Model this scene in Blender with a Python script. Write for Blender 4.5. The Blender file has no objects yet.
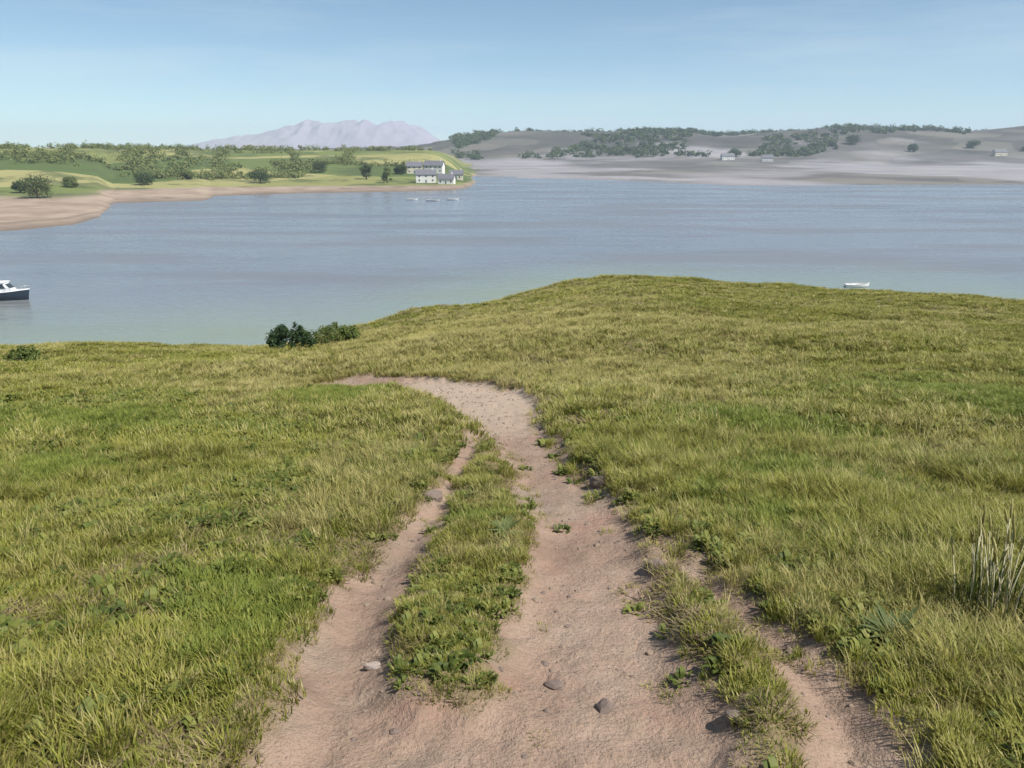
import bpy, math, random
import numpy as np
from mathutils import Vector, Matrix

R = math.radians
sc = bpy.context.scene
COL = sc.collection
rng = np.random.default_rng(7)
random.seed(7)

# ------------------------------------------------------------------ camera, sky, sun, exposure
EYE = 25.0                      # metres above the water
PITCH = R(16.2)
F = 804.0                       # focal length in pixels of the 1024 px frame
cam = bpy.data.cameras.new('camera')
cam.sensor_width = 36.0
cam.lens = F / 1024 * 36
cam.clip_start = 0.05
cam.clip_end = 40000
camo = bpy.data.objects.new('camera', cam)
COL.objects.link(camo)
camo.location = (0, 0, EYE)
camo.rotation_euler = (math.pi / 2 - PITCH, 0, 0)
sc.camera = camo

SUN_EL, SUN_AZ = 52.0, 118.0    # azimuth clockwise from +Y (the view direction)
w = bpy.data.worlds.new('World')
sc.world = w
w.use_nodes = True
nt = w.node_tree
bg = nt.nodes['Background']
sky = nt.nodes.new('ShaderNodeTexSky')
sky.sky_type = 'NISHITA'
sky.sun_disc = False
sky.sun_elevation = R(SUN_EL)
sky.sun_rotation = R(SUN_AZ)
sky.altitude = 300
sky.air_density = 0.65
sky.dust_density = 0.1
sky.ozone_density = 4.5
# faint high streaks of cloud, laid out by direction in the sky
tcn = nt.nodes.new('ShaderNodeTexCoord')
smp = nt.nodes.new('ShaderNodeMapping'); smp.inputs['Scale'].default_value = (1.6, 1.6, 16.0); smp.inputs['Rotation'].default_value = (R(2), R(-1.5), 0)
snz = nt.nodes.new('ShaderNodeTexNoise'); snz.inputs['Scale'].default_value = 1.7; snz.inputs['Detail'].default_value = 6; snz.inputs['Roughness'].default_value = 0.6
srm = nt.nodes.new('ShaderNodeMapRange'); srm.inputs[1].default_value = 0.42; srm.inputs[2].default_value = 0.75; srm.inputs[3].default_value = 0; srm.inputs[4].default_value = 0.32
smx = nt.nodes.new('ShaderNodeMix'); smx.data_type = 'RGBA'; smx.inputs[7].default_value = (5.4, 6.0, 6.9, 1)
nt.links.new(tcn.outputs['Generated'], smp.inputs[0]); nt.links.new(smp.outputs[0], snz.inputs['Vector']); nt.links.new(snz.outputs['Fac'], srm.inputs[0])
nt.links.new(srm.outputs[0], smx.inputs['Factor']); nt.links.new(sky.outputs[0], smx.inputs[6]); 
tint = nt.nodes.new('ShaderNodeMix'); tint.data_type = 'RGBA'; tint.blend_type = 'MULTIPLY'; tint.inputs['Factor'].default_value = 1; tint.inputs[7].default_value = (0.98, 0.97, 0.82, 1)
nt.links.new(smx.outputs[2], tint.inputs[6]); nt.links.new(tint.outputs[2], bg.inputs[0])
bg.inputs[1].default_value = 0.102

sun = bpy.data.lights.new('sun', 'SUN')
sun.energy = 4.7
sun.angle = R(0.6)
sun.color = (1.0, 0.955, 0.88)
suno = bpy.data.objects.new('sun', sun)
COL.objects.link(suno)
az, el = R(SUN_AZ), R(SUN_EL)
to_sun = Vector((math.sin(az) * math.cos(el), math.cos(az) * math.cos(el), math.sin(el)))
suno.rotation_euler = to_sun.to_track_quat('Z', 'Y').to_euler()
suno.location = (60, -40, 120)

sc.view_settings.view_transform = 'Standard'
sc.view_settings.look = 'None'
sc.view_settings.exposure = 0.55
sc.view_settings.gamma = 1.0
sc.view_settings.use_curve_mapping = False
sc.render.engine = 'CYCLES'
sc.cycles.use_denoising = True
sc.cycles.adaptive_threshold = 0.02
sc.cycles.max_bounces = 4
sc.cycles.diffuse_bounces = 2
sc.cycles.glossy_bounces = 2
sc.cycles.transmission_bounces = 3
sc.cycles.transparent_max_bounces = 6
sc.cycles.volume_bounces = 2
sc.cycles.sample_clamp_indirect = 6

# ------------------------------------------------------------------ small helpers
SP, CP = math.sin(PITCH), math.cos(PITCH)


def ray(u, v):
    """direction of a pixel of the photograph as (x/y, drop/y)"""
    a, b = (u - 512) / F, (384 - v) / F
    k = CP + b * SP
    return a / k, (SP - b * CP) / k


def hash2(ix, iy, seed):
    v = np.sin(ix * 127.1 + iy * 311.7 + seed * 74.7) * 43758.5453
    return v - np.floor(v)


def vnoise(x, y, seed=0):
    x = np.asarray(x, float); y = np.asarray(y, float)
    ix, iy = np.floor(x), np.floor(y)
    fx, fy = x - ix, y - iy
    fx = fx * fx * (3 - 2 * fx); fy = fy * fy * (3 - 2 * fy)
    a = hash2(ix, iy, seed); b = hash2(ix + 1, iy, seed)
    c = hash2(ix, iy + 1, seed); d = hash2(ix + 1, iy + 1, seed)
    return (a + (b - a) * fx) * (1 - fy) + (c + (d - c) * fx) * fy - 0.5


def fbm(x, y, seed=0, octv=4):
    s, amp, f = 0, 1.0, 1.0
    for k in range(octv):
        s = s + amp * vnoise(x * f + 13.7 * k, y * f - 7.3 * k, seed + k)
        amp *= 0.5; f *= 2.03
    return s


def sstep(a, b, x):
    t = np.clip((x - a) / (b - a), 0, 1)
    return t * t * (3 - 2 * t)


def tag(o, label=None, cat=None, group=None, kind=None):
    if label: o['label'] = label
    if cat: o['category'] = cat
    if group: o['group'] = group
    if kind: o['kind'] = kind
    return o


def mesh_obj(name, verts, faces, mats, parent=None, smooth=False, midx=None):
    me = bpy.data.meshes.new(name)
    me.from_pydata([tuple(v) for v in verts], [], [tuple(f) for f in faces])
    for m in (mats if isinstance(mats, (list, tuple)) else [mats]):
        me.materials.append(m)
    if midx is not None:
        me.polygons.foreach_set('material_index', midx)
    if smooth:
        me.polygons.foreach_set('use_smooth', [True] * len(me.polygons))
    me.update()
    o = bpy.data.objects.new(name, me)
    COL.objects.link(o)
    if parent: o.parent = parent
    return o


def grid_obj(name, X, Y, Z, mat, attrs):
    ny, nx = X.shape
    me = bpy.data.meshes.new(name)
    n = nx * ny
    co = np.stack([X, Y, Z], -1).reshape(-1).astype(np.float32)
    idx = np.arange(n).reshape(ny, nx)
    q = np.stack([idx[:-1, :-1], idx[:-1, 1:], idx[1:, 1:], idx[1:, :-1]], -1).reshape(-1, 4)
    me.vertices.add(n); me.vertices.foreach_set('co', co)
    me.loops.add(q.size); me.loops.foreach_set('vertex_index', q.reshape(-1).astype(np.int32))
    me.polygons.add(len(q))
    me.polygons.foreach_set('loop_start', np.arange(0, q.size, 4, dtype=np.int32))
    me.polygons.foreach_set('use_smooth', np.ones(len(q), bool))
    me.update(calc_edges=True)
    for k, a in attrs.items():
        at = me.attributes.new(k, 'FLOAT', 'POINT')
        at.data.foreach_set('value', np.asarray(a, np.float32).reshape(-1))
    me.materials.append(mat)
    o = bpy.data.objects.new(name, me)
    COL.objects.link(o)
    return o


def empty(name, loc, rz=0):
    o = bpy.data.objects.new(name, None)
    o.empty_display_size = 0.2
    COL.objects.link(o)
    o.location = loc
    o.rotation_euler = (0, 0, rz)
    return o


def copy_tree(o, kids=None, parent=None):
    c = o.copy(); COL.objects.link(c)
    if parent: c.parent = parent
    for ch in list(o.children):
        copy_tree(ch, None, c)
    return c


class MB:
    """collects boxes, tubes and faces, links them as one mesh"""
    def __init__(s): s.v, s.f = [], []
    def add(s, v, f):
        b = len(s.v); s.v += [tuple(p) for p in v]; s.f += [tuple(i + b for i in q) for q in f]
    def box(s, x0, x1, y0, y1, z0, z1):
        s.add([(x0, y0, z0), (x1, y0, z0), (x1, y1, z0), (x0, y1, z0), (x0, y0, z1), (x1, y0, z1), (x1, y1, z1), (x0, y1, z1)],
              [(0, 3, 2, 1), (4, 5, 6, 7), (0, 1, 5, 4), (1, 2, 6, 5), (2, 3, 7, 6), (3, 0, 4, 7)])
    def tube(s, pts, rad, n=6):
        pts = [Vector(p) for p in pts]
        rings = []
        for i, p in enumerate(pts):
            d = (pts[min(i + 1, len(pts) - 1)] - pts[max(i - 1, 0)]).normalized()
            a = d.orthogonal().normalized(); b = d.cross(a)
            r = rad[i] if isinstance(rad, (list, tuple)) else rad
            rings.append([p + a * r * math.cos(t) + b * r * math.sin(t) for t in [2 * math.pi * k / n for k in range(n)]])
        v = [p for q in rings for p in q]
        f = []
        for i in range(len(pts) - 1):
            for k in range(n):
                f.append((i * n + k, i * n + (k + 1) % n, (i + 1) * n + (k + 1) % n, (i + 1) * n + k))
        f.append(tuple(range(n - 1, -1, -1))); f.append(tuple((len(pts) - 1) * n + k for k in range(n)))
        s.add(v, f)
    def build(s, name, mat, parent=None, smooth=False):
        return mesh_obj(name, s.v, s.f, mat, parent, smooth)


# ------------------------------------------------------------------ materials
class N:
    """thin wrapper round a material node tree"""
    def __init__(s, name):
        s.m = bpy.data.materials.new(name); s.m.use_nodes = True
        s.t = s.m.node_tree; s.b = s.t.nodes['Principled BSDF']; s.out = s.t.nodes['Material Output']
    def n(s, typ, **kw):
        q = s.t.nodes.new(typ)
        for k, v in kw.items(): setattr(q, k, v)
        return q
    def l(s, a, b): s.t.links.new(a, b)
    def val(s, sock, v):
        if hasattr(v, 'is_linked'): s.l(v, sock)
        else: sock.default_value = v
    def pos(s): return s.n('ShaderNodeNewGeometry').outputs['Position']
    def attr(s, name, typ='GEOMETRY'):
        q = s.n('ShaderNodeAttribute'); q.attribute_name = name; q.attribute_type = typ; return q.outputs['Fac']
    def noise(s, vec, scale, detail=4, rough=0.55):
        q = s.n('ShaderNodeTexNoise'); q.inputs['Scale'].default_value = scale; q.inputs['Detail'].default_value = detail
        q.inputs['Roughness'].default_value = rough
        if vec is not None: s.l(vec, q.inputs['Vector'])
        return q.outputs['Fac']
    def ramp(s, fac, stops):
        q = s.n('ShaderNodeValToRGB'); s.l(fac, q.inputs[0])
        e = q.color_ramp.elements
        while len(e) < len(stops): e.new(0.5)
        for i, (p, c) in enumerate(stops):
            e[i].position = p; e[i].color = (*c, 1) if len(c) == 3 else c
        return q.outputs[0]
    def mix(s, fac, a, b):
        q = s.n('ShaderNodeMix', data_type='RGBA'); s.val(q.inputs['Factor'], fac)
        s.val(q.inputs[6], a if hasattr(a, 'is_linked') else (*a, 1)); s.val(q.inputs[7], b if hasattr(b, 'is_linked') else (*b, 1))
        return q.outputs[2]
    def math(s, op, a, b=0.0, clamp=False):
        q = s.n('ShaderNodeMath', operation=op); q.use_clamp = clamp
        s.val(q.inputs[0], a); s.val(q.inputs[1], b); return q.outputs[0]
    def remap(s, a, lo, hi, to0=0.0, to1=1.0, smooth=True):
        q = s.n('ShaderNodeMapRange'); q.interpolation_type = 'SMOOTHSTEP' if smooth else 'LINEAR'
        s.val(q.inputs[0], a); q.inputs[1].default_value = lo; q.inputs[2].default_value = hi
        q.inputs[3].default_value = to0; q.inputs[4].default_value = to1; return q.outputs[0]
    def bump(s, h, strength=0.5, dist=0.02):
        q = s.n('ShaderNodeBump'); q.inputs['Strength'].default_value = strength; q.inputs['Distance'].default_value = dist
        s.l(h, q.inputs['Height']); s.l(q.outputs[0], s.b.inputs['Normal']); return q


def plain(name, col, rough=0.6, var=0.12, scale=3.0, metallic=0.0):
    k = N(name)
    c = k.ramp(k.noise(k.n('ShaderNodeTexCoord').outputs['Object'], scale, 5),
               [(0.3, tuple(v * (1 - var) for v in col)), (0.7, tuple(min(1, v * (1 + var)) for v in col))])
    k.l(c, k.b.inputs['Base Color'])
    k.b.inputs['Roughness'].default_value = rough
    k.b.inputs['Metallic'].default_value = metallic
    return k.m


def leaf_material(name, dark, mid, light, scale=0.6, transl=0.35, patch=0.35):
    """foliage: hue varies from leaf clump to leaf clump and over the ground"""
    k = N(name)
    p = k.pos()
    rnd = k.n('ShaderNodeObjectInfo').outputs['Random']
    isl = k.n('ShaderNodeNewGeometry').outputs['Random Per Island']
    big = k.math('ADD', k.math('MULTIPLY', k.noise(p, scale, 4, 0.6), 0.75), k.math('SUBTRACT', k.math('MULTIPLY', k.noise(p, scale * 5.5, 3, 0.6), 0.75), 0.25))
    f = k.math('ADD', k.math('MULTIPLY', big, 1.0), k.math('MULTIPLY', k.math('SUBTRACT', rnd, 0.5), patch))
    f = k.math('ADD', f, k.math('MULTIPLY', k.math('SUBTRACT', isl, 0.5), 0.28))
    c = k.ramp(f, [(0.3, dark), (0.5, mid), (0.72, light)])
    k.l(c, k.b.inputs['Base Color'])
    k.b.inputs['Roughness'].default_value = 0.6
    k.b.inputs['Specular IOR Level'].default_value = 0.25
    tr = k.n('ShaderNodeBsdfTranslucent'); k.l(c, tr.inputs['Color'])
    mx = k.n('ShaderNodeMixShader'); mx.inputs[0].default_value = transl
    k.l(k.b.outputs[0], mx.inputs[1]); k.l(tr.outputs[0], mx.inputs[2]); k.l(mx.outputs[0], k.out.inputs['Surface'])
    return k.m


M = {}
M['grass'] = leaf_material('grass_blades', (0.125, 0.148, 0.02), (0.218, 0.23, 0.036), (0.33, 0.312, 0.075), 0.45)
M['straw'] = leaf_material('straw_blades', (0.25, 0.22, 0.07), (0.35, 0.31, 0.11), (0.47, 0.42, 0.18), 0.8)
M['dry_stem'] = plain('dry_stem', (0.48, 0.43, 0.27), 0.7, 0.2, 12)
M['lush'] = leaf_material('lush_blades', (0.115, 0.15, 0.024), (0.175, 0.215, 0.036), (0.25, 0.275, 0.055), 0.9)
M['weed'] = leaf_material('weed_leaves', (0.06, 0.085, 0.015), (0.12, 0.145, 0.03), (0.2, 0.21, 0.05), 1.2, 0.25)
M['bush'] = leaf_material('bush_leaves', (0.03, 0.06, 0.022), (0.05, 0.09, 0.03), (0.085, 0.13, 0.04), 1.5, 0.25)
M['bush_olive'] = leaf_material('olive_bush_leaves', (0.075, 0.11, 0.025), (0.13, 0.17, 0.04), (0.2, 0.22, 0.06), 1.5, 0.25)
M['tree'] = leaf_material('tree_leaves', (0.035, 0.06, 0.02), (0.06, 0.09, 0.03), (0.1, 0.13, 0.045), 0.25, 0.2)
M['tree_light'] = leaf_material('pale_tree_leaves', (0.08, 0.115, 0.035), (0.13, 0.16, 0.05), (0.19, 0.21, 0.07), 0.25, 0.2)
M['blue_leaf'] = leaf_material('blue_green_leaves', (0.075, 0.1, 0.03), (0.12, 0.145, 0.048), (0.17, 0.19, 0.07), 2, 0.2)
M['bark'] = plain('bark', (0.12, 0.09, 0.065), 0.9, 0.3, 6)
M['stone'] = plain('stone', (0.30, 0.25, 0.22), 0.9, 0.25, 9)
M['stone_dark'] = plain('dark_stone', (0.16, 0.12, 0.10), 0.9, 0.25, 9)
M['white_wall'] = plain('white_render', (0.72, 0.70, 0.66), 0.85, 0.06, 0.5)
M['cream_wall'] = plain('cream_render', (0.62, 0.56, 0.44), 0.85, 0.06, 0.5)
M['slate'] = plain('slate_roof', (0.13, 0.13, 0.15), 0.75, 0.2, 2)
M['window'] = plain('window_glass', (0.04, 0.05, 0.06), 0.15, 0.1, 1)
M['door'] = plain('door_paint', (0.1, 0.16, 0.2), 0.5, 0.1, 1)
M['navy'] = plain('navy_hull_paint', (0.022, 0.035, 0.055), 0.35, 0.15, 1)
M['boat_white'] = plain('white_gelcoat', (0.78, 0.8, 0.82), 0.3, 0.04, 1)
M['boat_deck'] = plain('pale_deck', (0.55, 0.52, 0.46), 0.7, 0.1, 2)
M['engine'] = plain('engine_cowl', (0.06, 0.06, 0.065), 0.35, 0.1, 2)
M['steel'] = plain('rail_steel', (0.5, 0.5, 0.5), 0.3, 0.05, 2, 0.9)

# hillside: grass soil and track in one material, the track's border from the mesh attribute "track"
k = N('hillside')
p = k.pos()
sd = k.attr('track')
edge = k.math('ADD', sd, k.math('MULTIPLY', k.math('SUBTRACT', k.noise(p, 3.2, 5, 0.65), 0.5), 0.42))
dirtf = k.remap(edge, -0.09, 0.07, 1, 0)
n1 = k.noise(p, 0.45, 4, 0.6); n2 = k.noise(p, 7, 6, 0.7); n3 = k.noise(p, 34, 4, 0.7)
soil = k.ramp(n1, [(0.3, (0.105, 0.115, 0.03)), (0.52, (0.19, 0.185, 0.05)), (0.72, (0.27, 0.24, 0.085))])
soil = k.mix(k.remap(n2, 0.52, 0.7), soil, (0.11, 0.095, 0.045))
soil = k.mix(k.remap(k.noise(p, 1.7, 5, 0.7), 0.56, 0.72), soil, (0.27, 0.225, 0.12))
dirt = k.ramp(k.noise(p, 0.9, 5, 0.62), [(0.3, (0.245, 0.165, 0.122)), (0.5, (0.325, 0.228, 0.172)), (0.7, (0.39, 0.295, 0.23))])
dirt = k.mix(k.remap(n2, 0.45, 0.72, 0, 0.55), dirt, (0.22, 0.165, 0.115))
dirt = k.mix(k.remap(k.noise(p, 70, 3, 0.8), 0.54, 0.66, 0, 0.6), dirt, (0.15, 0.105, 0.075))
dirt = k.mix(k.remap(k.noise(p, 0.5, 5, 0.6), 0.55, 0.72, 0, 0.5), dirt, (0.26, 0.225, 0.175))
dirt = k.mix(k.remap(n3, 0.55, 0.75, 0, 0.45), dirt, (0.40, 0.33, 0.27))
dirt = k.mix(k.remap(k.noise(p, 1.3, 6, 0.7), 0.55, 0.68, 0, 0.5), dirt, (0.33, 0.195, 0.15))
worn = k.mix(n2, (0.17, 0.125, 0.075), (0.27, 0.20, 0.13))
soil = k.mix(k.remap(edge, 0.02, 0.42, 0.9, 0.25), soil, worn)
sf = k.remap(k.math('ADD', k.attr('sandy'), k.math('MULTIPLY', k.math('SUBTRACT', k.noise(p, 1.1, 4, 0.6), 0.5), 0.9)), 0.3, 0.7, 0, 0.85)
dirt = k.mix(sf, dirt, (0.43, 0.335, 0.26))
k.l(k.mix(dirtf, soil, dirt), k.b.inputs['Base Color'])
k.b.inputs['Roughness'].default_value = 0.95
k.b.inputs['Specular IOR Level'].default_value = 0.15
h = k.math('ADD', k.math('MULTIPLY', n2, 1.0), k.math('MULTIPLY', n3, 0.45))
k.bump(h, 0.95, 0.045)
M['hillside'] = k.m

# water
k = N('sea_water')
p = k.pos()
sh = k.attr('shallow')
mp = k.n('ShaderNodeMapping'); mp.inputs['Scale'].default_value = (0.5, 1.0, 1.0); mp.inputs['Rotation'].default_value = (0, 0, R(-14)); k.l(p, mp.inputs[0])
w1 = k.noise(mp.outputs[0], 0.55, 5, 0.6); w2 = k.noise(mp.outputs[0], 0.06, 3, 0.5); w3 = k.noise(mp.outputs[0], 0.012, 4, 0.6)
deep = k.ramp(w3, [(0.35, (0.15, 0.165, 0.19)), (0.65, (0.175, 0.185, 0.21))])
k.l(k.mix(sh, deep, (0.21, 0.255, 0.19)), k.b.inputs['Base Color'])
mp2 = k.n('ShaderNodeMapping'); mp2.inputs['Scale'].default_value = (0.25, 1.0, 1.0); mp2.inputs['Rotation'].default_value = (0, 0, R(9)); k.l(p, mp2.inputs[0])
k.l(k.remap(k.noise(mp2.outputs[0], 0.035, 5, 0.6), 0.4, 0.62, 0.14, 0.42), k.b.inputs['Roughness'])
k.b.inputs['IOR'].default_value = 1.33
k.bump(k.math('ADD', k.math('MULTIPLY', w1, 1.0), k.math('MULTIPLY', w2, 1.6)), 0.4, 0.5)
M['water'] = k.m

# far land: fields, scrub and beaches
k = N('far_land')
p = k.pos()
sandf = k.attr('sand'); grey = k.attr('moor')
vor = k.n('ShaderNodeTexVoronoi'); vor.inputs['Scale'].default_value = 0.011
vn = k.n('ShaderNodeVectorMath', operation='ADD'); nzc = k.n('ShaderNodeTexNoise'); nzc.inputs['Scale'].default_value = 0.02; k.l(p, nzc.inputs['Vector'])
vs = k.n('ShaderNodeVectorMath', operation='SCALE'); vs.inputs['Scale'].default_value = 25; k.l(nzc.outputs['Color'], vs.inputs[0])
k.l(p, vn.inputs[0]); k.l(vs.outputs[0], vn.inputs[1]); k.l(vn.outputs[0], vor.inputs['Vector'])
sep = k.n('ShaderNodeSeparateColor'); k.l(vor.outputs['Color'], sep.inputs[0])
fld = k.ramp(sep.outputs[0], [(0.15, (0.085, 0.12, 0.04)), (0.45, (0.15, 0.18, 0.06)), (0.75, (0.22, 0.22, 0.085)), (0.95, (0.29, 0.27, 0.12))])
fld = k.mix(k.remap(k.noise(p, 0.03, 6, 0.65), 0.48, 0.62, 0, 0.8), fld, (0.075, 0.095, 0.04))
moor = k.ramp(k.noise(p, 0.006, 6, 0.65), [(0.35, (0.055, 0.055, 0.05)), (0.55, (0.09, 0.083, 0.075)), (0.7, (0.145, 0.13, 0.115))])
moor = k.mix(k.remap(k.noise(p, 0.022, 6, 0.7), 0.5, 0.66, 0, 0.75), moor, (0.07, 0.078, 0.055))
moor = k.mix(k.remap(sep.outputs[1], 0.55, 0.9, 0, 0.5), moor, (0.2, 0.185, 0.15))
land = k.mix(grey, fld, moor)
sand = k.ramp(k.noise(p, 0.05, 5, 0.65), [(0.35, (0.24, 0.18, 0.14)), (0.6, (0.34, 0.27, 0.21))])
sand = k.mix(grey, sand, k.ramp(k.noise(p, 0.012, 5, 0.6), [(0.35, (0.22, 0.21, 0.22)), (0.65, (0.30, 0.285, 0.295))]))
sand = k.mix(k.math('MULTIPLY', k.attr('wet'), 0.75, True), sand, (0.13, 0.105, 0.085))
k.l(k.mix(sandf, land, sand), k.b.inputs['Base Color'])
k.b.inputs['Roughness'].default_value = 0.95
k.b.inputs['Specular IOR Level'].default_value = 0.1
M['far_land'] = k.m
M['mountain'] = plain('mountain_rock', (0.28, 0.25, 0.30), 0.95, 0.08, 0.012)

# ------------------------------------------------------------------ the near hillside
# brow of the hill: (column of the view, row where it meets the water behind, distance in metres)
brow = [(-300, 354, 34), (0, 351, 34), (150, 349, 34), (255, 348, 34), (330, 340, 37), (400, 320, 42), (450, 309, 46), (520, 296, 52),
        (590, 279, 58), (640, 276, 59), (700, 280, 58), (800, 289, 55), (900, 294, 52), (1024, 307, 48), (1350, 330, 44)]
b_t = np.array([ray(u, v)[0] for u, v, d in brow])
b_s = np.array([ray(u, v)[1] for u, v, d in brow])
b_d = np.array([d for u, v, d in brow], float)
H0, S0 = 1.9, 0.2
tt = np.linspace(-1.6, 1.6, 321)


def smooth_curve(val):
    q = np.interp(tt, b_t, val)
    ker = np.exp(-0.5 * (np.arange(-12, 13) / 4.0) ** 2); ker /= ker.sum()
    return np.convolve(np.pad(q, 12, 'edge'), ker, 'valid')


c_s, c_d = smooth_curve(b_s), smooth_curve(b_d)


def drop(x, y):
    """metres below the eye, without tracks and bumps"""
    x = np.asarray(x, float); y = np.asarray(y, float)
    t = np.clip(x / np.maximum(y, 1.5), -1.5, 1.5)
    D = np.interp(t, tt, c_d); s = np.interp(t, tt, c_s)
    he = D * s
    m0 = S0 * D
    m1 = np.minimum(0.2, s * 0.72) * D
    q = np.clip(y / D, 0, 1)
    hh = (2 * q ** 3 - 3 * q ** 2 + 1) * H0 + (q ** 3 - 2 * q ** 2 + q) * m0 + (-2 * q ** 3 + 3 * q ** 2) * he + (q ** 3 - q ** 2) * m1
    e = np.maximum(y - D, 0)
    hh = hh + e * m1 / D + 0.018 * e ** 2
    hh = np.where(y < 0, H0 + S0 * y * 0.5, hh)
    return np.minimum(hh, EYE + 3.0)


def unproject(u, v):
    t, s = ray(u, v)
    ys = np.arange(0.5, 66, 0.01)
    hit = np.nonzero(drop(t * ys, ys) <= s * ys)[0]
    y = float(ys[hit[0]] if len(hit) else ys[-1])
    return t * y, y


# wheel tracks: (column, row, half width in columns)
def track(pts):
    out = []
    for u, v, hw in pts:
        x, y = unproject(u, v); x2, _ = unproject(u + hw, v)
        out.append((x, y, abs(x2 - x)))
    return out


TRACKS = [
    track([(622, 860, 185), (622, 768, 138), (614, 700, 120), (598, 640, 98), (592, 600, 84), (596, 560, 68), (586, 520, 54), (563, 488, 52), (535, 452, 40),
           (508, 424, 40), (494, 402, 50), (470, 388, 56), (430, 380, 46), (390, 379, 48), (348, 380, 38)]),
    track([(345, 860, 135), (350, 768, 112), (350, 700, 68), (350, 640, 47), (366, 600, 43), (391, 560, 37), (424, 522, 27), (445, 494, 18), (463, 462, 10), (478, 436, 12)]),
    track([(330, 800, 90), (420, 752, 100), (500, 745, 110), (600, 750, 100)]),
    track([(868, 860, 75), (858, 768, 56), (846, 712, 58), (812, 674, 46), (772, 640, 37), (732, 606, 28), (692, 570, 22), (660, 540, 16)]),
]
RUT = [0.10, 0.10, 0.05, 0.05]


def seg_sd(x, y, tr):
    best = np.full(x.shape, 1e6)
    for (x0, y0, w0), (x1, y1, w1) in zip(tr[:-1], tr[1:]):
        dx, dy = x1 - x0, y1 - y0
        q = np.clip(((x - x0) * dx + (y - y0) * dy) / (dx * dx + dy * dy + 1e-9), 0, 1)
        d = np.hypot(x - x0 - q * dx, y - y0 - q * dy) - (w0 + (w1 - w0) * q)
        best = np.minimum(best, d)
    return best


def track_sd(x, y):
    x = np.asarray(x, float); y = np.asarray(y, float)
    wob = 0.10 * vnoise(x * 1.9, y * 1.9, 5) + 0.10 * vnoise(x * 5.3, y * 5.3, 6)
    return np.min([seg_sd(x, y, tr) for tr in TRACKS], 0) + wob


def ground_z(x, y, sd=None):
    x = np.asarray(x, float); y = np.asarray(y, float)
    if sd is None: sd = track_sd(x, y)
    z = EYE - drop(x, y)
    inside = sstep(0.12, -0.28, sd)
    z = z - 0.11 * inside
    # a worn hump beside the track, and a steeper bank on the uphill side
    z = z + 0.05 * np.exp(-((sd - 0.16) / 0.13) ** 2) * (0.6 + 1.6 * vnoise(x * 2.2, y * 2.2, 9))
    r = np.clip(1 - inside * 0.72, 0, 1)
    far = sstep(2, 30, y)
    z = z + r * (0.10 * fbm(x * 0.9, y * 0.9, 21, 3) + 0.045 * fbm(x * 4.1, y * 4.1, 31, 3)) + far * 0.55 * fbm(x * 0.16, y * 0.16, 41, 3)
    z = z + inside * 0.022 * fbm(x * 7.0, y * 7.0, 51, 3)
    return z


ny, nx = 470, 560
yr = np.concatenate([np.linspace(-6, 1.2, 30, endpoint=False), 1.2 * (150 / 1.2) ** np.linspace(0, 1, ny)])
tc = np.linspace(-1, 1, nx); tc = np.sign(tc) * (0.55 * np.abs(tc) + 0.45 * np.abs(tc) ** 2.2)
Yg, Tg = np.meshgrid(yr, tc, indexing='ij')
Xg = Tg * (Yg + 8)
SDg = track_sd(Xg, Yg)
SX, SY = unproject(478, 388)
Zg = ground_z(Xg, Yg, SDg)
terrain = grid_obj('hillside', Xg, Yg, Zg, M['hillside'], {'track': SDg, 'sandy': np.exp(-((Xg - SX) ** 2 + ((Yg - SY) * 0.6) ** 2) / 3.2 ** 2)})
tag(terrain, 'olive grass hillside with two worn earth wheel tracks running down to the water', 'hillside', kind='structure')

# ------------------------------------------------------------------ the water
yr = np.concatenate([np.linspace(-400, 30, 12, endpoint=False), 30 * (11000 / 30) ** np.linspace(0, 1, 150)])
tc = np.linspace(-1.6, 1.6, 161)
Yw, Tw = np.meshgrid(yr, tc, indexing='ij')
Xw = Tw * (np.abs(Yw) + 300)
tw = np.clip(Xw / np.maximum(Yw, 20), -1.5, 1.5)
near_edge = EYE / np.interp(tw, tt, c_s)
shal = 1 - sstep(-10, 55, Yw - near_edge + 30 * fbm(Xw * 0.02, Yw * 0.02, 3, 3))
water = grid_obj('water', Xw, Yw, Xw * 0, M['water'], {'shallow': shal * 0.75})
tag(water, 'calm grey blue bay between the hillside and the far shore', 'water', kind='structure')

# ------------------------------------------------------------------ far land
coast = [(-500, 215), (-100, 245), (0, 265), (60, 285), (98, 320), (112, 405), (200, 425), (214, 470), (300, 500), (400, 520), (452, 545), (462, 600), (470, 720), (480, 2500), (1500, 2500)]
beach = [(-500, 150), (0, 130), (95, 110), (112, 75), (200, 70), (215, 40), (310, 35), (460, 25), (1500, 40)]
ridge = [(-500, 26), (0, 26.5), (150, 27), (215, 25), (310, 25), (425, 25), (440, 22), (452, 14), (462, 4), (475, 1), (1500, 1)]
coast_b = [(-500, 1500), (400, 1300), (470, 900), (520, 800), (640, 720), (720, 640), (1500, 620)]
ridge_b = [(-500, 18), (300, 20), (400, 34), (450, 52), (500, 58), (600, 62), (690, 70), (720, 60), (760, 68), (830, 78), (900, 74), (960, 70), (1024, 84), (1200, 88), (1500, 90)]


def col_interp(t, tab):
    return np.interp(t, [(u - 512) / F / (CP + 0.29 * SP) for u, _ in tab], [c for _, c in tab])


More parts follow.
